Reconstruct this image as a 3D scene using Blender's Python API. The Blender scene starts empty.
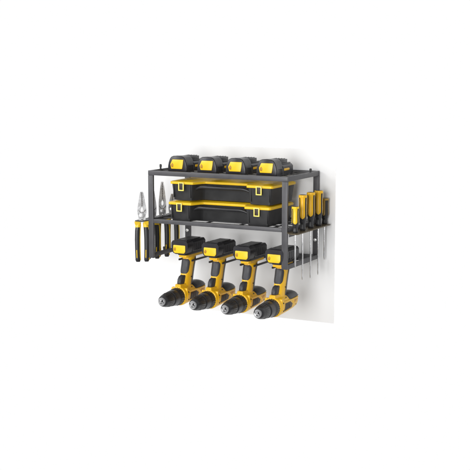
import bpy, bmesh, math, random
from mathutils import Vector, Matrix
random.seed(4)
scene = bpy.context.scene
COL = scene.collection
PI = math.pi

# ------------------------------------------------------------------ materials
def new_mat(name):
    m = bpy.data.materials.new(name); m.use_nodes = True
    nt = m.node_tree
    return m, nt, nt.nodes['Principled BSDF']

def plastic(name, col, rough=.45, var=.10, grain=900, bump=.12, metallic=0.0, spec=.5, big=35, coat=0):
    """moulded plastic / coated steel: slight blotchy tone change, grain bump, uneven gloss"""
    m, nt, b = new_mat(name)
    N = nt.nodes; L = nt.links
    tc = N.new('ShaderNodeTexCoord')
    n1 = N.new('ShaderNodeTexNoise'); n1.inputs['Scale'].default_value = big; n1.inputs['Detail'].default_value = 5
    n2 = N.new('ShaderNodeTexNoise'); n2.inputs['Scale'].default_value = grain; n2.inputs['Detail'].default_value = 2
    L.new(tc.outputs['Object'], n1.inputs['Vector']); L.new(tc.outputs['Object'], n2.inputs['Vector'])
    mr = N.new('ShaderNodeMapRange'); mr.inputs[1].default_value = .3; mr.inputs[2].default_value = .7
    mr.inputs[3].default_value = 1 - var; mr.inputs[4].default_value = 1 + var
    L.new(n1.outputs['Fac'], mr.inputs[0])
    vm = N.new('ShaderNodeVectorMath'); vm.operation = 'SCALE'; vm.inputs[0].default_value = col
    L.new(mr.outputs[0], vm.inputs['Scale']); L.new(vm.outputs[0], b.inputs['Base Color'])
    mr2 = N.new('ShaderNodeMapRange'); mr2.inputs[1].default_value = .3; mr2.inputs[2].default_value = .7
    mr2.inputs[3].default_value = max(.05, rough - .07); mr2.inputs[4].default_value = rough + .07
    L.new(n1.outputs['Fac'], mr2.inputs[0]); L.new(mr2.outputs[0], b.inputs['Roughness'])
    bp = N.new('ShaderNodeBump'); bp.inputs['Strength'].default_value = bump; bp.inputs['Distance'].default_value = .0006
    L.new(n2.outputs['Fac'], bp.inputs['Height']); L.new(bp.outputs[0], b.inputs['Normal'])
    b.inputs['Metallic'].default_value = metallic
    b.inputs['Specular IOR Level'].default_value = spec
    b.inputs['Coat Weight'].default_value = coat
    return m

M = {
 'frame':  plastic('grey_powder_coated_steel', (.062, .061, .066), .40, .12, 1400, .25, 0.0, .45),
 'wire':   plastic('dark_coated_steel', (.028, .028, .030), .45, .1, 1400, .2),
 'yellow': plastic('yellow_plastic', (.79, .445, .009), .34, .09, 1100, .06, 0, .5),
 'lemon':  plastic('bright_yellow_plastic', (.80, .52, .011), .36, .07, 1100, .06, 0, .5),
 'pale':   plastic('pale_yellow_plastic', (.93, .76, .16), .38, .05, 1100, .06, 0, .5),
 'notch':  plastic('amber_plastic', (.40, .19, .008), .42, .08, 1100, .06, 0, .5),
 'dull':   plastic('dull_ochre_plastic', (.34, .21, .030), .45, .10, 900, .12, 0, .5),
 'lid':    plastic('toolbox_lid_yellow_plastic', (.80, .50, .011), .40, .05, 1100, .10, 0, .5),
 'black':  plastic('black_plastic', (.017, .017, .019), .36, .15, 1000, .18),
 'box':    plastic('charcoal_plastic', (.021, .021, .022), .42, .14, 800, .25, 0, .4),
 'grip':   plastic('grey_rubber', (.030, .030, .034), .50, .12, 1600, .3),
 'battery':plastic('battery_black_plastic', (.019, .018, .021), .33, .12, 1100, .15, 0, .4),
 'vent':   plastic('dark_vent_plastic', (.030, .020, .016), .5, .15, 900, .1),
 'rust':   plastic('orange_vent_plastic', (.42, .13, .012), .45, .1, 900, .1),
 'chrome': plastic('chrome_steel', (.72, .72, .73), .20, .06, 500, .04, 1.0),
 'jaw':    plastic('forged_tool_steel', (.66, .66, .665), .32, .24, 260, .4, .70, .5, 90),
 'zinc':   plastic('keyhole_disc_zinc', (.75, .75, .75), .35, .06, 500, .1, .6),
 'brass':  plastic('holder_edge_steel', (.085, .065, .035), .40, .12, 900, .2, .2),
}

# ------------------------------------------------------------------ mesh helpers
def box(bm, x0, x1, y0, y1, z0, z1):
    v = [bm.verts.new((x, y, z)) for x in (x0, x1) for y in (y0, y1) for z in (z0, z1)]
    for f in ((0,1,3,2),(4,6,7,5),(0,4,5,1),(2,3,7,6),(0,2,6,4),(1,5,7,3)):
        bm.faces.new([v[i] for i in f])
    return v

def prism(bm, poly, axis, lo, hi, taper=None):
    """extrude a 2D polygon along an axis; taper(a, b) gives the far-end polygon point"""
    def P(a, b, t):
        return {'x': (t, a, b), 'y': (a, t, b), 'z': (a, b, t)}[axis]
    A = [bm.verts.new(P(a, b, lo)) for a, b in poly]
    B = [bm.verts.new(P(*(taper(a, b) if taper else (a, b)), hi)) for a, b in poly]
    n = len(poly)
    bm.faces.new(A); bm.faces.new(B[::-1])
    for i in range(n):
        j = (i + 1) % n
        bm.faces.new((A[i], B[i], B[j], A[j]))

def rings(bm, loops, cap0=True, cap1=True, closed=True):
    R = [[bm.verts.new(p) for p in lp] for lp in loops]
    n = len(R[0])
    for a, b in zip(R, R[1:]):
        for i in range(n if closed else n - 1):
            j = (i + 1) % n
            bm.faces.new((a[i], a[j], b[j], b[i]))
    if cap0: bm.faces.new(R[0][::-1])
    if cap1: bm.faces.new(R[-1])
    return R

def lathe(bm, prof, axis='y', c=(0, 0, 0), seg=32):
    loops = []
    for t, r in prof:
        lp = []
        for k in range(seg):
            a = 2 * PI * k / seg
            u, w = r * math.cos(a), r * math.sin(a)
            p = {'x': (t, u, w), 'y': (u, t, w), 'z': (u, w, t)}[axis]
            lp.append(Vector(p) + Vector(c))
        loops.append(lp)
    rings(bm, loops)

def sup(a, b, e, t):
    c, s = math.cos(t), math.sin(t)
    return (a * math.copysign(abs(c) ** (2 / e), c), b * math.copysign(abs(s) ** (2 / e), s))

def tube(bm, pts, r, seg=10):
    pts = [Vector(p) for p in pts]; loops = []
    for i, p in enumerate(pts):
        d = (pts[min(i + 1, len(pts) - 1)] - pts[max(i - 1, 0)]).normalized()
        ref = Vector((0, 0, 1)) if abs(d.z) < .9 else Vector((1, 0, 0))
        s = d.cross(ref).normalized(); u = s.cross(d)
        rr = r[i] if isinstance(r, (list, tuple)) else r
        loops.append([p + rr * (math.cos(2*PI*k/seg) * s + math.sin(2*PI*k/seg) * u) for k in range(seg)])
    rings(bm, loops)

def bevel(bm, w, seg=2, ang=35):
    es = [e for e in bm.edges if len(e.link_faces) == 2 and e.calc_face_angle(0) > math.radians(ang)]
    if es: bmesh.ops.bevel(bm, geom=es, offset=w, segments=seg, affect='EDGES', profile=.5, clamp_overlap=True)

def to_obj(name, bm, mat, parent=None, bev=0, seg=2, smooth=35):
    bmesh.ops.recalc_face_normals(bm, faces=bm.faces)
    if bev: bevel(bm, bev, seg)
    me = bpy.data.meshes.new(name); bm.to_mesh(me); bm.free()
    for p in me.polygons: p.use_smooth = True
    me.set_sharp_from_angle(angle=math.radians(smooth))
    me.materials.append(mat)
    o = bpy.data.objects.new(name, me); COL.objects.link(o)
    if parent: o.parent = parent
    return o

def remesh(o, vox, iters=6, fac=.5):
    """melt overlapping solids into one moulded skin"""
    r = o.modifiers.new('r', 'REMESH'); r.mode = 'VOXEL'; r.voxel_size = vox; r.use_smooth_shade = True
    s = o.modifiers.new('s', 'SMOOTH'); s.iterations = iters; s.factor = fac
    bpy.context.view_layer.update()
    dg = bpy.context.evaluated_depsgraph_get()
    me = bpy.data.meshes.new_from_object(o.evaluated_get(dg))
    mats = list(o.data.materials)
    o.modifiers.clear(); old = o.data; o.data = me
    bpy.data.meshes.remove(old)
    if not me.materials:
        for m in mats: me.materials.append(m)
    for p in me.polygons: p.use_smooth = True
    return o

def thing(name, loc, label, cat, group=None):
    o = bpy.data.objects.new(name, None); COL.objects.link(o)
    o.empty_display_size = .02; o.location = loc
    tag(o, label, cat, group); return o

def tag(o, label, cat, group=None):
    o['label'] = label; o['category'] = cat
    if group: o['group'] = group

def dup(root, loc, label):
    r = root.copy(); COL.objects.link(r); r.location = loc; r['label'] = label
    for ch in list(root.children):
        c = ch.copy(); COL.objects.link(c); c.parent = r
        for g in list(ch.children):
            d = g.copy(); COL.objects.link(d); d.parent = c
    return r

# ------------------------------------------------------------------ dimensions (metres), rack corner at the origin
W, D, H, MZ = .44, .2156, .2528, .1136
PW, PT = .0165, .0075

# ------------------------------------------------------------------ wall
def wall_material():
    m, nt, b = new_mat('white_painted_wall')
    N = nt.nodes; L = nt.links
    tc = N.new('ShaderNodeTexCoord')
    n = N.new('ShaderNodeTexNoise'); n.inputs['Scale'].default_value = 260; n.inputs['Detail'].default_value = 4
    L.new(tc.outputs['Object'], n.inputs['Vector'])
    bp = N.new('ShaderNodeBump'); bp.inputs['Strength'].default_value = .06; bp.inputs['Distance'].default_value = .0006
    L.new(n.outputs['Fac'], bp.inputs['Height']); L.new(bp.outputs[0], b.inputs['Normal'])
    b.inputs['Base Color'].default_value = (.80, .80, .80, 1); b.inputs['Roughness'].default_value = .75
    b.inputs['Specular IOR Level'].default_value = .2
    return m
bm = bmesh.new()                                                     # a board whose edges are undercut all round
rings(bm, [[(-.62, D + .004, -.187), (.488, D + .004, -.187), (.488, D + .004, .313), (-.62, D + .004, .313)],
           [(-.606, D + .018, -.173), (.474, D + .018, -.173), (.474, D + .018, .299), (-.606, D + .018, .299)]])
wall = to_obj('wall', bm, wall_material(), None); wall['kind'] = 'structure'

# ------------------------------------------------------------------ rack
rack = thing('tool_rack', (0, 0, 0), 'grey steel wall rack with open shelves holding batteries, toolboxes and drills', 'tool rack')
def post(x0, y0):
    bm = bmesh.new(); box(bm, x0, x0 + PW, y0, y0 + PT, 0, H - .0137)
    return to_obj('post', bm, M['frame'], rack, .0009)
for x0 in (0, W - PW):
    post(x0, 0); post(x0, D - PT)

def shelf(name, z, h, inset):
    bm = bmesh.new()
    a, b = (0, W) if not inset else (PW + .0002, W - PW - .0002)
    box(bm, a, b, .0003, PT - .0003, z - h, z)                       # front rail
    box(bm, a, b, D - PT + .0003, D - .0003, z - h, z)               # back rail
    y0, y1 = PT, D - PT
    box(bm, .0003, PT - .0003, y0, y1, z - h, z)                     # side rails
    box(bm, W - PT + .0003, W - .0003, y0, y1, z - h, z)
    o = to_obj(name, bm, M['frame'], rack, .0008)
    for i in range(5):
        bm = bmesh.new()
        yc = PT + (D - 2 * PT) * (i + .5) / 5
        box(bm, PT, W - PT, yc - .0030, yc + .0030, z - .0055, z - .0032)
        to_obj('slat', bm, M['wire'], o, .0005)
    for i in range(4):
        bm = bmesh.new()
        xc = PT + (W - 2 * PT) * (i + .5) / 4
        box(bm, xc - .005, xc + .005, PT, D - PT, z - .0075, z - .0057)
        to_obj('slat', bm, M['wire'], o, .0005)
    return o
shelf('top_shelf', H, .0135, False)
shelf('middle_shelf', MZ, .0115, True)

DX = [.1035 + .0995 * i for i in range(4)]
bm = bmesh.new()
box(bm, .0003, PT - .0003, PT, D - PT, .0003, .0125)
box(bm, W - PT + .0003, W - .0003, PT, D - PT, .0003, .0125)
box(bm, PT, W - PT, D - .0185, D - PT - .0005, .0003, .0125); box(bm, DX[0] - .027, DX[3] + .022, D - .0184, D - PT - .0006, -.0061, .0002)
bottom = to_obj('bottom_rail', bm, M['frame'], rack, .0008)
for dx in DX:
    for s in (-1, 1):
        bm = bmesh.new()
        xc = dx + s * .0215
        prism(bm, [(xc - .0028, .034), (xc, .030), (xc + .0028, .034), (xc + .0028, D - .0187), (xc - .0028, D - .0187)], 'z', -.0060, -.0012)
        to_obj('prong', bm, M['wire'], bottom, .0006)

def peg(x, y, z, h=.011, r=.0034):
    bm = bmesh.new()
    lathe(bm, [(z, r * .8), (z + h * .45, r * .8), (z + h * .5, r), (z + h * .9, r), (z + h, r * .6)], 'z', (x, y, 0), 16)
    return to_obj('peg', bm, M['wire'], rack)
peg(.006, .060, H - .002, .016); peg(.433, .168, H - .002, .012); peg(.006, .075, .011, .012); peg(.433, .06, .011, .01)
for x in (PW / 2, W - PW / 2):                                       # bright discs added in place of rear-post keyholes showing the white wall
    bm = bmesh.new(); yq = D - PT - .0001
    lathe(bm, [(yq, .0048), (yq - .0012, .0048), (yq - .0024, .0030)], 'y', (x, 0, .055), 20)
    to_obj('screw', bm, M['zinc'], rack)

# --- screwdriver holder: a drilled plate on the right side
SD = [  # y, top z, bottom z, handle radius
 (.0050, .174, .007, .0098), (.0530, .201, -.034, .0112), (.1070, .203, -.038, .0112), (.1600, .203, -.037, .0118), (.2040, .177, 0.0, .0105)]
SX, SZ = .462, .1015
def plate_with_holes(name, outline, holes, z, t, mat, parent):
    cu = bpy.data.curves.new(name, 'CURVE'); cu.dimensions = '2D'; cu.fill_mode = 'BOTH'; cu.extrude = t / 2
    def spl(pts):
        s = cu.splines.new('POLY'); s.points.add(len(pts) - 1); s.use_cyclic_u = True
        for p, q in zip(s.points, pts): p.co = (q[0], q[1], 0, 1)
    spl(outline)
    for (x, y, r) in holes:
        spl([(x + r * math.cos(-2*PI*k/24), y + r * math.sin(-2*PI*k/24)) for k in range(24)])
    tmp = bpy.data.objects.new('t', cu); COL.objects.link(tmp)
    bpy.context.view_layer.update()
    me = bpy.data.meshes.new_from_object(tmp.evaluated_get(bpy.context.evaluated_depsgraph_get()))
    bpy.data.objects.remove(tmp); bpy.data.curves.remove(cu)
    bm = bmesh.new(); bm.from_mesh(me); bpy.data.meshes.remove(me)
    bmesh.ops.remove_doubles(bm, verts=bm.verts, dist=1e-6)
    bmesh.ops.translate(bm, verts=bm.verts, vec=(0, 0, z))
    return to_obj(name, bm, mat, parent)
sh = plate_with_holes('screwdriver_holder',
    [(W + .0004, .000), (SX - .004, -.018), (SX + .012, -.018), (SX + .016, -.012), (SX + .016, .208), (SX + .010, .213), (W + .0004, .213)],
    [(SX, y, .0048) for y, *_ in SD], SZ, .003, M['brass'], rack)
bm = bmesh.new(); box(bm, W + .0004, W + .0026, .010, .200, SZ - .013, SZ - .0018)
to_obj('holder_flange', bm, M['frame'], sh, .0005)

# --- pliers holder: a notched plate on the left side
PLX, PLZ = -.0195, .108
PLY = [-.004, .054, .1090, .1650]
ph = plate_with_holes('pliers_holder',
    [(-.0004, .004), (-.0004, .200), (-.030, .200), (-.034, .194), (-.034, -.018), (-.030, -.024), (-.010, -.024)],
    [(PLX, y, .0128) for y in PLY], PLZ, .0024, M['wire'], rack)

# ------------------------------------------------------------------ batteries on the top shelf
def arch_profile(w, h):
    pts = [(-w, 0), (-w, h * .34)]
    for k in range(9):
        t = PI * (1 - k / 8)
        x, z = sup(w * .84, h * .42, 3.0, t)
        pts.append((x if 0 < k < 8 else math.copysign(w * .93, x), h * .58 + max(z, -h * .0)))
    pts += [(w, h * .34), (w, 0)]
    return pts

def make_battery(loc, label):
    r = thing('battery_pack', loc, label, 'battery', 'battery packs on the top shelf')
    w, h = .0312, .0468
    bm = bmesh.new()
    prism(bm, arch_profile(w, h), 'y', .004, .048, lambda a, b: (a * .93, b * .97))
    prism(bm, [(-.028, .001), (.028, .001), (.029, .008), (.029, .024), (.024, .029), (-.024, .029), (-.029, .024), (-.029, .008)], 'y', .048, .112)
    bevel(bm, .0022, 3)
    for k in range(4): box(bm, .0270, .0306, .014 + k * .008, .018 + k * .008, .004, .019)
    body = to_obj('body', bm, M['battery'], r)
    # raised frame round the front panel
    bm = bmesh.new()
    out = arch_profile(w * .97, h * .96); inn = [(-.019, .009), (-.0215, .021), (-.0155, .0375), (.017, .0375), (.0215, .0215), (.0195, .009)]
    prism(bm, [(a, b + .0008) for a, b in out], 'y', .0015, .0045)
    to_obj('front_bezel', bm, M['battery'], r, .0013, 2)
    bm = bmesh.new()
    prism(bm, [(-.0185, .0105), (-.0212, .0220), (-.0150, .0345), (-.0135, .0360), (.0212, .0360), (.0200, .025), (.0175, .0110), (.0165, .0095), (-.0175, .0095)], 'y', -.0012, .0019)
    pan = to_obj('release_panel', bm, M['lemon'], r, .0007, 2)
    bm = bmesh.new()
    prism(bm, [(-.0175, .0150), (-.0185, .0215), (-.0145, .0262), (-.0108, .0215), (-.0120, .0140)], 'y', -.0022, -.0010)
    to_obj('thumb_notch', bm, M['notch'], pan, .0004)
    # terminal rail on top of the rear block
    bm = bmesh.new()
    box(bm, -.021, .021, .050, .092, .0285, .0425)
    for s in (-1, 1): box(bm, s * .021 - .0035, s * .021 + .0035, .0505, .1060, .0285, .0335)
    for k in range(4): box(bm, -.014 + k * .0085, -.0115 + k * .0085, .0495, .0935, .0420, .0440)
    to_obj('terminal_rail', bm, M['black'], r, .0010, 2)
    bm = bmesh.new()
    prism(bm, [(.054, .0125), (.086, .0125), (.090, .0160), (.086, .0190), (.054, .0190)], 'x', .0285, .0297)
    to_obj('side_stripe', bm, M['yellow'], r, .0004)
    return r
BX = [.0850, .1805, .2715, .3665]
BL = ['black battery with yellow front panel, leftmost on the top shelf beside the bare shelf corner',
      'black battery on the top shelf, second from its left end',
      'black battery on the top shelf, third from its left end',
      'black battery at the right end of the top shelf, its striped side in full view']
b0 = make_battery((BX[0], .019, H - .0032), BL[0])
for i in (1, 2, 3): dup(b0, (BX[i], .019, H - .0032), BL[i])

# ------------------------------------------------------------------ toolboxes
def box_outline(x0, x1, y0, y1, rec, xa, xb, inset=0, r=.008):
    """plan with the front middle set back; inset shrinks it"""
    i = inset; s = .014
    pts = [(x0 + i + r, y0 + i), (xa - i, y0 + i), (xa + s * .25 - i, y0 + i + rec * .12), (xa + s - i, y0 + i + rec * .85), (xa + s * 1.5 - i, y0 + i + rec),
           (xb - s * 1.5 + i, y0 + i + rec), (xb - s + i, y0 + i + rec * .85), (xb - s * .25 + i, y0 + i + rec * .12), (xb + i, y0 + i), (x1 - i - r, y0 + i)]
    def arc(cx, cy, a0):
        return [(cx + r * math.cos(a0 + k * PI / 8), cy + r * math.sin(a0 + k * PI / 8)) for k in range(1, 5)]
    pts += arc(x1 - i - r, y0 + i + r, -PI / 2)
    pts += [(x1 - i, y1 - i - r)] + arc(x1 - i - r, y1 - i - r, 0)
    pts += [(x0 + i + r, y1 - i)] + arc(x0 + i + r, y1 - i - r, PI / 2)
    pts += [(x0 + i, y0 + i + r)] + arc(x0 + i + r, y0 + i + r, PI)[:3]
    return pts

def make_toolbox(loc, label):
    t = thing('toolbox', loc, label, 'toolbox', 'toolboxes stacked on the middle shelf')
    w, d = .326, .158
    xa, xb, rec = .076, .248, .040
    bm = bmesh.new()
    big = box_outline(0, w, 0, d, rec, xa, xb, .0035)
    small = box_outline(0, w, 0, d, rec, xa, xb, .0080)
    rings(bm, [[(a, b, 0) for a, b in small], [(a, b, .0465) for a, b in big]])
    bevel(bm, .0012, 2)
    for x in (.012, .066, .258, .314):                               # ribs moulded into the body
        box(bm, x - .0012, x + .0012, .0028, .009, .008, .0455)
    body = to_obj('body', bm, M['box'], t)
    bm = bmesh.new()
    o0 = box_outline(0, w, 0, d, rec, xa, xb, 0)
    o1 = box_outline(0, w, 0, d, rec, xa, xb, .004)
    o2 = box_outline(0, w, 0, d, rec, xa, xb, .012)
    o3 = box_outline(0, w, 0, d, rec, xa, xb, .014)
    rings(bm, [[(a, b, .0462) for a, b in o0], [(a, b, .0525) for a, b in o0], [(a, b, .0545) for a, b in o1],
               [(a, b, .0548) for a, b in o2], [(a, b, .0562) for a, b in o3]])
    to_obj('lid', bm, M['lid'], t, .0008, 2)
    # carry handle bridging the recess
    pts = []
    for k in range(25):
        u = k / 24; x = xa - .004 + (xb - xa + .008) * u
        e = min(1, min(u, 1 - u) * 6)
        pts.append((x, .020 - .008 * math.sin(PI * u), .0300 + .0095 * (1 - (1 - e) ** 2)))
    bm = bmesh.new(); tube(bm, pts, [.0050 if 2 < k < 22 else .0042 for k in range(25)], 12)
    to_obj('carry_handle', bm, M['black'], t)
    for xc in (.040, .286):
        bm = bmesh.new()
        y0, y1 = -.0042, -.0002
        z0, z1, hw, f = .0275, .0515, .0088, .0030
        box(bm, xc - hw, xc - hw + f, y0, y1, z0, z1); box(bm, xc + hw - f, xc + hw, y0, y1, z0, z1)
        box(bm, xc - hw + f, xc + hw - f, y0, y1, z0, z0 + f); box(bm, xc - hw + f, xc + hw - f, y0, y1, z1 - f * .9, z1)
        lt = to_obj('latch', bm, M['pale'], t, .0005, 2)
        bm = bmesh.new(); box(bm, xc - hw + f + .0002, xc + hw - f - .0002, -.0026, .0030, z0 + f + .0002, z1 - f * .9 - .0002)
        to_obj('latch_tongue', bm, M['vent'], lt, .0005)
    return t
tb = make_toolbox((.0540, .018, MZ - .0030), 'lower black toolbox with yellow lid standing on the middle shelf')
dup(tb, (.0600, .019, MZ - .0030 + .0592), 'upper black toolbox with yellow lid, stacked right under the top shelf')

# ------------------------------------------------------------------ drills, hung upside down with the battery on top
AZ = -.1025
def make_drill(loc, label):
    r = thing('cordless_drill', loc, label, 'drill', 'drills hanging from the bottom rail')
    n = 40
    secs = [(-.0140, AZ, .0248, .0250), (-.0115, AZ, .0266, .0266), (-.002, AZ + .0005, .0274, .0270), (.012, AZ + .002, .0280, .0272), (.028, AZ + .003, .0282, .0272), (.052, AZ + .004, .0280, .0268),
            (.078, AZ + .005, .0274, .0258), (.098, AZ + .006, .0256, .0236), (.111, AZ + .0065, .0215, .0192), (.1180, AZ + .007, .0140, .0122)]
    bm = bmesh.new()
    loops = []
    for y, z, a, b in secs:
        loops.append([(p[0], y, z + p[1]) for p in (sup(a, b, 2.5, 2*PI*k/n) for k in range(n))])
    rings(bm, loops)
    hs = [(-.096, .024, .0180, .0270), (-.080, .028, .0172, .0255), (-.066, .0330, .0162, .0230), (-.045, .0400, .0158, .0215), (-.020, .0475, .0160, .0212), (-.004, .0530, .0165, .0228), (.0050, .0560, .0160, .0235)]
    loops = []
    for z, y, a, b in hs:
        loops.append([(p[0], y + p[1], z) for p in (sup(a, b, 2.3, 2*PI*k/n) for k in range(n))])
    rings(bm, loops)
    # foot flange that takes the battery
    prism(bm, [(-.0120, .016), (.0120, .016), (.0150, .024), (.0150, .108), (.011, .116), (-.011, .116), (-.0150, .108), (-.0150, .024)], 'z', .0048, .0124)
    # nose bridge above the chuck (yellow peak in front of the trigger)
    prism(bm, [(-.009, -.012), (.009, -.012), (.013, .012), (-.013, .012)], 'z', -.082, -.0685)
    # raised waist band from the handle down to the chuck ring
    prism(bm, [(-.0280, -.112), (.0280, -.112), (.0292, -.098), (.0255, -.079), (-.0255, -.079), (-.0292, -.098)], 'y', -.004, .006)
    # lower rim running up to the tail, both sides
    for s in (-1, 1):
        tube(bm, [(s * .0235, -.004, -.1170), (s * .0248, .040, -.1135), (s * .0240, .075, -.1095), (s * .0205, .103, -.1040)], [.0022, .0026, .0026, .0018], 8)
        tube(bm, [(s * .0270, .006, -.0880), (s * .0282, .045, -.0885), (s * .0275, .075, -.0890), (s * .0250, .103, -.0890)], [.0020, .0024, .0024, .0018], 8)
        tube(bm, [(s * .0283, .058, -.0900), (s * .0280, .070, -.1000), (s * .0262, .082, -.1065)], .0019, 8)
    hous = remesh(to_obj('housing', bm, M['yellow'], r), .0011, 5)
    # rubber over the motor (upper rear half)
    bm = bmesh.new(); loops = []
    for y, z, a, b in [(.040, AZ + .004, .0272, .0274), (.046, AZ + .005, .0290, .0286), (.060, AZ + .005, .0290, .0286), (.080, AZ + .0058, .0284, .0274), (.098, AZ + .0065, .0266, .0250), (.111, AZ + .007, .0226, .0204), (.1195, AZ + .0072, .0150, .0130)]:
        loops.append([(p[0], y, z + max(p[1], min(.0112, b * .50))) for p in (sup(a, b, 2.4, 2*PI*k/n) for k in range(n))])
    rings(bm, loops)
    to_obj('motor_cover', bm, M['black'], r, 0)
    # side vent panels and slots
    for s in (-1, 1):
        bm = bmesh.new()
        prism(bm, [(.010, -.1130), (.014, -.0930), (.046, -.0925), (.060, -.1005), (.053, -.1100)], 'x', min(s * .0240, s * .0288), max(s * .0240, s * .0288))
        for k in range(3):
            y = .018 + k * .010
            prism(bm, [(y, -.1095), (y + .0015, -.096), (y + .0038, -.096), (y + .0028, -.1095)], 'x', min(s * .0280, s * .0297), max(s * .0280, s * .0297))
        to_obj('side_vent', bm, M['vent'], r, .0008, 2)
        for k in range(3):
            y = .076 + k * .0085
            bm = bmesh.new(); prism(bm, [(y, -.1000 + k * .001), (y + .001, -.0920), (y + .0048, -.0920), (y + .0042, -.0985 + k * .001)], 'x', min(s * .0200, s * (.0278 - .0010 * k)), max(s * .0200, s * (.0278 - .0010 * k)))
            to_obj('tail_vent', bm, M['rust'], r, .0006, 2)
    for (y, z, x) in [(.001, -.0900, .0284), (.001, -.112, .0284), (.026, -.0785, .0235), (.0375, -.052, .0160), (.088, -.1075, .0245)]:
        for s in (-1, 1):
            bm = bmesh.new(); lathe(bm, [(0, .0020), (s * .0012, .0020), (s * .0018, .0012)], 'x', (s * (x - .0002), y, z), 12)
            to_obj('screw', bm, M['vent'], r)
    # chuck: sleeve, clutch ring, nose, jaws
    bm = bmesh.new()
    prof = [(-.0045, .0225), (-.009, .0246), (-.030, .0240), (-.032, .0226), (-.035, .0226), (-.0365, .0232), (-.0555, .0214), (-.0575, .0196), (-.061, .0196), (-.0635, .0206), (-.082, .0178), (-.0905, .0164), (-.0955, .0144), (-.0975, .0122), (-.0965, .0095)]
    lathe(bm, prof, 'y', (0, 0, AZ), 48)
    for k in range(24):
        a = 2 * PI * k / 24
        p0 = Vector((math.cos(a) * .0245, -.012, AZ + math.sin(a) * .0245)); p1 = Vector((math.cos(a) * .0240, -.028, AZ + math.sin(a) * .0240))
        tube(bm, [p0, p1], .0010, 6)
        p0 = Vector((math.cos(a) * .0203, -.065, AZ + math.sin(a) * .0203)); p1 = Vector((math.cos(a) * .0176, -.083, AZ + math.sin(a) * .0176))
        tube(bm, [p0, p1], .0008, 6)
    ch = to_obj('chuck', bm, M['black'], r)
    bm = bmesh.new()
    lathe(bm, [(-.0935, .0115), (-.0995, .0112), (-.1015, .0092), (-.1010, .0062), (-.0960, .0060)], 'y', (0, 0, AZ), 32)
    to_obj('nose_ring', bm, M['chrome'], ch)
    for k in range(3):
        a = PI / 2 + 2 * PI * k / 3; bm = bmesh.new()
        c = Vector((math.cos(a), 0, math.sin(a))); t = Vector((-math.sin(a), 0, math.cos(a))); b = Vector((0, 0, AZ))
        lp = lambda y, r0, r1, h: [b + Vector((0, y, 0)) + c * r0 + t * h, b + Vector((0, y, 0)) + c * r1 + t * h * 1.2, b + Vector((0, y, 0)) + c * r1 - t * h * 1.2, b + Vector((0, y, 0)) + c * r0 - t * h]
        rings(bm, [lp(-.094, .0010, .0062, .0022), lp(-.1035, .0009, .0054, .0020), lp(-.1065, .0008, .0030, .0014)])
        to_obj('jaw', bm, M['chrome'], ch, .0004)
    # rubber on the handle: front palm pad and spine
    def hsec(z):
        for (z0, y0, a0, b0), (z1, y1, a1, b1) in zip(hs, hs[1:]):
            if z0 <= z <= z1:
                f = (z - z0) / (z1 - z0); return tuple(p + (q - p) * f for p, q in zip((y0, a0, b0), (y1, a1, b1)))
        return hs[-1][1:]
    def pad(z0, z1, t0, t1, off, inner, m=14, q=14, round_=True):
        bm = bmesh.new(); loops = []
        for i in range(m + 1):
            u = i / m; z = z0 + (z1 - z0) * u
            y, a, b = hsec(z); lo = []
            sh = (1 - (abs(2 * u - 1)) ** 5 * .35) if round_ else 1
            tm, th = (t0 + t1) / 2, (t1 - t0) / 2 * sh
            o = off * (1 - abs(2 * u - 1) ** 6)
            for j in range(q + 1):
                p = sup(a + o, b + o, 2.3, tm + th * (2 * j / q - 1)); lo.append((p[0], y + p[1], z))
            for j in range(q, -1, -1):
                p = sup(a - inner, b - inner, 2.3, tm + th * (2 * j / q - 1)); lo.append((p[0], y + p[1], z))
            loops.append(lo)
        rings(bm, loops)
        return bm
    to_obj('palm_pad', pad(-.0420, -.0010, -PI / 2 - 1.12, -PI / 2 + .84, .0016, .002), M['grip'], r, 0)
    to_obj('spine_grip', pad(-.0780, .0030, PI / 2 - 1.46, PI / 2 + 1.46, .0016, .002, q=26, round_=False), M['black'], r, 0)
    bm = bmesh.new(); loops = []
    for z, yf, yb, a in [(-.0765, .0030, .020, .0062), (-.0740, -.0030, .020, .0078), (-.0660, -.0070, .022, .0084), (-.0560, -.0050, .024, .0084), (-.0485, .0020, .026, .0080), (-.0455, .0110, .026, .0062)]:
        c = (yf + yb) / 2; hb = (yb - yf) / 2
        loops.append([(p[0], c + p[1], z) for p in (sup(a, hb, 3.0, 2*PI*k/24) for k in range(24))])
    rings(bm, loops)
    to_obj('trigger', bm, M['grip'], r, 0)
    bm = bmesh.new(); prism(bm, [(-.0205, -.086), (.0205, -.086), (.0175, -.0775), (-.0175, -.0775)], 'y', .0305, .0375)
    to_obj('direction_switch', bm, M['black'], r, .0010)
    # battery, base side up
    BZ = .0150
    bm = bmesh.new(); prism(bm, [(-.0110, .010), (.0110, .010), (.0165, .020), (.0165, .112), (-.0165, .112), (-.0165, .020)], 'z', .0125, BZ + .0065)
    to_obj('base_plate', bm, M['black'], r, .0008)
    bm = bmesh.new()
    F = lambda pts: [(x, BZ + z) for x, z in pts]
    front = F([(-.0130, .0020), (-.0205, .0050), (-.0250, .0125), (-.0268, .0220), (-.0268, .0335), (-.0225, .0400), (.0225, .0400), (.0268, .0335), (.0268, .0220), (.0250, .0125), (.0205, .0050), (.0130, .0020)])
    prism(bm, front, 'y', -.001, .030, lambda a, b: (a * 1.03, b + (.0010 if b > .03 else 0)))
    prism(bm, F([(-.0180, .0045), (-.0250, .0080), (-.0274, .0150), (-.0274, .0335), (-.0225, .0395), (.0225, .0395), (.0274, .0335), (.0274, .0150), (.0250, .0080), (.0180, .0045)]), 'y', .0302, .101)
    bevel(bm, .0018, 3)
    for k in range(5): box(bm, .0262, .0281, .040 + k * .011, .046 + k * .011, BZ + .0100, BZ + .0310)
    box(bm, -.017, .017, .012, .090, BZ + .0400, BZ + .0422)
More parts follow.
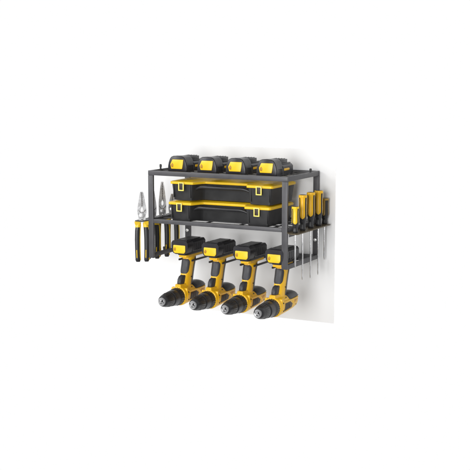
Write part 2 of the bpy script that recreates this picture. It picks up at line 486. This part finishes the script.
    bat = to_obj('battery', bm, M['battery'], r)
    bm = bmesh.new()
    prism(bm, F([(-.0150, .0050), (-.0185, .0085), (-.0195, .0120), (-.0195, .0265), (-.0180, .0280), (.0180, .0280), (.0195, .0265), (.0195, .0120), (.0185, .0085), (.0150, .0050)]), 'y', -.0032, .001)
    pn = to_obj('release_panel', bm, M['lemon'], r, .0009, 2)
    bm = bmesh.new(); prism(bm, F([(-.0170, .0120), (-.0175, .0175), (-.0140, .0225), (-.0105, .0185), (-.0120, .0115)]), 'y', -.0042, -.0030)
    to_obj('thumb_notch', bm, M['notch'], pn, .0004)
    return r
DLAB = ['yellow and black cordless drill hanging nearest the pliers',
        'yellow and black cordless drill, second from the pliers side',
        'yellow and black cordless drill, third from the pliers side, next to the rightmost drill',
        'yellow and black cordless drill hanging behind the front post on the screwdriver side']
DZ = [.001, .001, -.001, -.003]
d0 = make_drill((DX[0], 0, DZ[0]), DLAB[0])
for i in (1, 2, 3): dup(d0, (DX[i], 0, DZ[i]), DLAB[i])

# ------------------------------------------------------------------ screwdrivers
def make_screwdriver(i, y, zt, zb, rad, label):
    s = thing('screwdriver', (SX, y, SZ), label, 'screwdriver', 'screwdrivers in the side holder')
    L = zt - SZ - .0018; z0 = .0018
    def rr(u):
        pr = [(0, .62), (.05, .74), (.10, .66), (.17, .64), (.26, .80), (.36, .94), (.46, .96), (.60, .92), (.78, .90), (.90, .95), (.95, 1.02), (.985, 1.0), (1.0, .86)]
        for (a, p), (b, q) in zip(pr, pr[1:]):
            if a <= u <= b: f = (u - a) / (b - a); f = f * f * (3 - 2 * f); return rad * (p + (q - p) * f)
        return rad * .86
    seg = 48
    def loop(u, grow=0, t0=0, t1=2*PI, n=seg):
        R = rr(u)
        return [((R * (1 - .07 * (math.cos(6 * t) < -.4)) + grow) * math.cos(t), (R * (1 - .07 * (math.cos(6 * t) < -.4)) + grow) * math.sin(t), z0 + L * u) for t in (t0 + (t1 - t0) * k / n for k in range(n))]
    bm = bmesh.new(); rings(bm, [loop(k / 44) for k in range(45)])
    g = to_obj('grip', bm, M['box' if i == 4 else 'black'], s)
    bm = bmesh.new()                                                 # yellow cap
    rings(bm, [loop(.925 + .0735 * k / 6, .0007) for k in range(7)] )
    for q in range(3):                                               # yellow panels let into the grip
        tm = -PI / 2 + (.1 if i == 4 else .36) + q * 2 * PI / 3; loops = []
        for k in range(17):
            u = .33 + .595 * k / 16
            th = (.40 if i == 4 else .62) * min(1, math.sqrt(max(0, 1 - (1 - min(1, k / 4)) ** 2)) + .12)
            R = rr(u)
            out = [((R + .0008) * math.cos(tm + th * (j / 5 - 1)), (R + .0008) * math.sin(tm + th * (j / 5 - 1)), z0 + L * u) for j in range(11)]
            inn = [((R - .0010) * math.cos(tm + th * (j / 5 - 1)), (R - .0010) * math.sin(tm + th * (j / 5 - 1)), z0 + L * u) for j in range(10, -1, -1)]
            loops.append(out + inn)
        rings(bm, loops)
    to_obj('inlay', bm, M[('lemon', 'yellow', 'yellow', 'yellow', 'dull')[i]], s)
    bm = bmesh.new(); b = zb - SZ; rs = .0022
    lathe(bm, [(b, .0006), (b + .004, rs * .75), (b + .009, rs), (z0 + .004, rs)], 'z', (0, 0, 0), 16)
    to_obj('shaft', bm, M['chrome'], s)
    bm = bmesh.new(); lathe(bm, [(-.0016, rs + .0006), (-.0016, .0040), (z0 + .001, .0044)], 'z', (0, 0, 0), 16)
    to_obj('ferrule', bm, M['chrome'], s)
    return s
SL = ['short yellow-handled screwdriver at the front end of the side holder, lowest handle of the row',
      'tall yellow-handled screwdriver next to the short front one',
      'tall yellow-handled screwdriver in the middle of the row of five',
      'tall yellow-handled screwdriver in front of the rear post, second from the wall',
      'dim yellow and black screwdriver at the wall end of the side holder']
for i, (a, l) in enumerate(zip(SD, SL)): make_screwdriver(i, *a, l)

# ------------------------------------------------------------------ pliers (jaws up, handles down; they open along Y)
def flat(bm, outline, x0, x1):
    prism(bm, outline, 'x', x0, x1)
def make_pliers(y, zt, wide, label, zb=-.012):
    p = thing('pliers', (PLX, y, PLZ), label, 'pliers', 'pliers in the side holder')
    p.rotation_euler.z = math.radians(-52)
    J = zt - PLZ                                                     # jaw height above the holder
    for s in (-1, 1):
        bm = bmesh.new()
        k = 1 + wide
        k = wide
        o = [(.0003, .024), (.0003, J * .30), (.0030, J * .34), (.0032, J * .41), (.0003, J * .47), (.0003, J * .985), (.0014, J), (.0040 * k, J * .985), (.0062 * k, J * .86), (.0088 * k, J * .68), (.0112 * k, J * .50), (.0124 * k, J * .36), (.0122 * k, J * .26), (.0105, .012), (.0096, .002), (.0100, -.006), (.0016, -.006), (.0016, .012)]
        flat(bm, [(s * a, b) for a, b in o], -.0054, .0054)
        bevel(bm, .0014, 2)
        j = to_obj('jaw', bm, M['jaw'], p)
        if s > 0:                                                    # dark toothed line where the jaws meet
            bm = bmesh.new(); n = 14
            pl = [(-.0008, J * .49)] + [(.0014 if q % 2 else .0006, J * (.49 + .47 * q / n)) for q in range(n + 1)] + [(-.0008, J * .96)]
            flat(bm, pl, -.0057, .0057)
            to_obj('tooth_line', bm, M['vent'], j)
            bm = bmesh.new(); tube(bm, [(.0056, -.0090, .030), (.0057, -.0030, .022), (.0057, .0040, .0235), (.0056, .0100, .031)], .0007, 6)
            to_obj('joint_line', bm, M['vent'], j)
        # handle: tapered grip curving outward from the pivot
        zs = [(-.003, .0085, .0052, .0056), (-.012, .0110, .0064, .0072), (-.030, .0128, .0068, .0076), (-.055, .0136, .0068, .0076), (-.085, .0134, .0066, .0074), (-.108, .0128, .0066, .0074), (zb - PLZ + .005, .0126, .0068, .0076), (zb - PLZ, .0124, .0050, .0056)]
        def hl(lst, grow=0):
            return [[(q[0], s * yc + q[1], z) for q in (sup(a + grow, b + grow, 2.6, 2*PI*k/20) for k in range(20))] for z, yc, a, b in lst]
        bm = bmesh.new(); rings(bm, hl(zs))
        h = to_obj('handle', bm, M['black'], p)
        bm = bmesh.new(); rings(bm, hl(zs[:2] + [(-.019, .0119, .0066, .0074)], .0007))   # yellow guard at the top of the grip
        flat(bm, [(s * .0050, -.002), (s * .0170, -.0005), (s * .0215, -.0040), (s * .0200, -.012), (s * .0080, -.013)], -.0068, .0068)
        to_obj('guard', bm, M['lemon'], h, 0)
        bm = bmesh.new()                                             # yellow edge strip down the handle
        for e in ((1,) if s > 0 else (1,)):
            tube(bm, [(.0028, s * yc + e * (b - .0012), z) for z, yc, a, b in zs[1:7]], [.0022] * 6, 8)
        tube(bm, [(a - .0006, s * yc - .003, z) for z, yc, a, b in zs[4:6]], .0014, 8)
        to_obj('edge_strip', bm, M['lemon'], h)
    bm = bmesh.new(); lathe(bm, [(-.0070, .0060), (-.0062, .0078), (.0062, .0078), (.0070, .0060)], 'x', (0, 0, .0145), 24)
    to_obj('pivot', bm, M['jaw'], p)
    return p
make_pliers(PLY[0], .1915, 1.06, 'steel pliers with yellow and black handles, hanging in front of the left post')
make_pliers(PLY[1], .1990, .92, 'steel pliers with black handles, jaws partly hidden behind the left front post')
make_pliers(PLY[2], .2110, .90, 'long-nosed steel pliers with black handles between the left post and the toolboxes', -.014)
make_pliers(PLY[3], .1700, .9, 'black-handled pliers nearest the wall, jaws hidden behind the toolbox', -.006)

# ------------------------------------------------------------------ camera
az, el, dist, tx, tz, f = .483615955, .143562244, 3.24934875, .218206286, .0656379868, 1126.41333
d = Vector((-math.sin(az) * math.cos(el), math.cos(az) * math.cos(el), -math.sin(el)))
cam = bpy.data.objects.new('camera', bpy.data.cameras.new('camera')); COL.objects.link(cam)
cam.location = Vector((tx, .12, tz)) - dist * d
cam.rotation_euler = d.to_track_quat('-Z', 'Y').to_euler()
cam.data.sensor_width = 36; cam.data.lens = f / 470 * 36
cam.data.clip_end = 100; cam.data.clip_start = .05
scene.camera = cam

# ------------------------------------------------------------------ light: white studio, bright behind the wall, dimmer towards the room
WL, WR = .52, .34
w = bpy.data.worlds.new('World'); scene.world = w; w.use_nodes = True
nt = w.node_tree; bg = nt.nodes['Background']
tc = nt.nodes.new('ShaderNodeTexCoord'); sx = nt.nodes.new('ShaderNodeSeparateXYZ')
mr = nt.nodes.new('ShaderNodeMapRange'); mr.interpolation_type = 'SMOOTHSTEP'
nt.links.new(tc.outputs['Generated'], sx.inputs[0]); nt.links.new(sx.outputs['Y'], mr.inputs[0])
mr.inputs[1].default_value = -.25; mr.inputs[2].default_value = .35; mr.inputs[3].default_value = 0.0; mr.inputs[4].default_value = 1.0
mx = nt.nodes.new('ShaderNodeMapRange'); mx.interpolation_type = 'SMOOTHSTEP'; nt.links.new(sx.outputs['X'], mx.inputs[0])
mx.inputs[1].default_value = -.8; mx.inputs[2].default_value = .8; mx.inputs[3].default_value = WL; mx.inputs[4].default_value = WR
mix = nt.nodes.new('ShaderNodeMix'); mix.data_type = 'FLOAT'
nt.links.new(mr.outputs[0], mix.inputs[0]); nt.links.new(mx.outputs[0], mix.inputs[2]); mix.inputs[3].default_value = 1.0
nt.links.new(mix.outputs[0], bg.inputs['Strength']); bg.inputs['Color'].default_value = (1, 1, 1, 1)

def area(name, loc, target, size, power, col=(1, 1, 1)):
    l = bpy.data.lights.new(name, 'AREA'); l.shape = 'RECTANGLE'; l.size = size[0]; l.size_y = size[1]; l.energy = power; l.color = col
    o = bpy.data.objects.new(name, l); COL.objects.link(o); o.location = loc
    o.rotation_euler = (Vector(target) - Vector(loc)).to_track_quat('-Z', 'Y').to_euler()
    return o
area('key_softbox', (-1.75, -1.95, 1.25), (.15, .1, .05), (1.3, 1.3), 44)
area('added_front_fill', (.75, -3.3, .35), (.25, .15, .05), (1.6, 1.6), 94)  # added fill from the camera side, lightens the wall behind the shelves

scene.view_settings.view_transform = 'Standard'; scene.view_settings.look = 'None'
scene.view_settings.exposure = 0; scene.view_settings.gamma = 1
scene.render.film_transparent = False
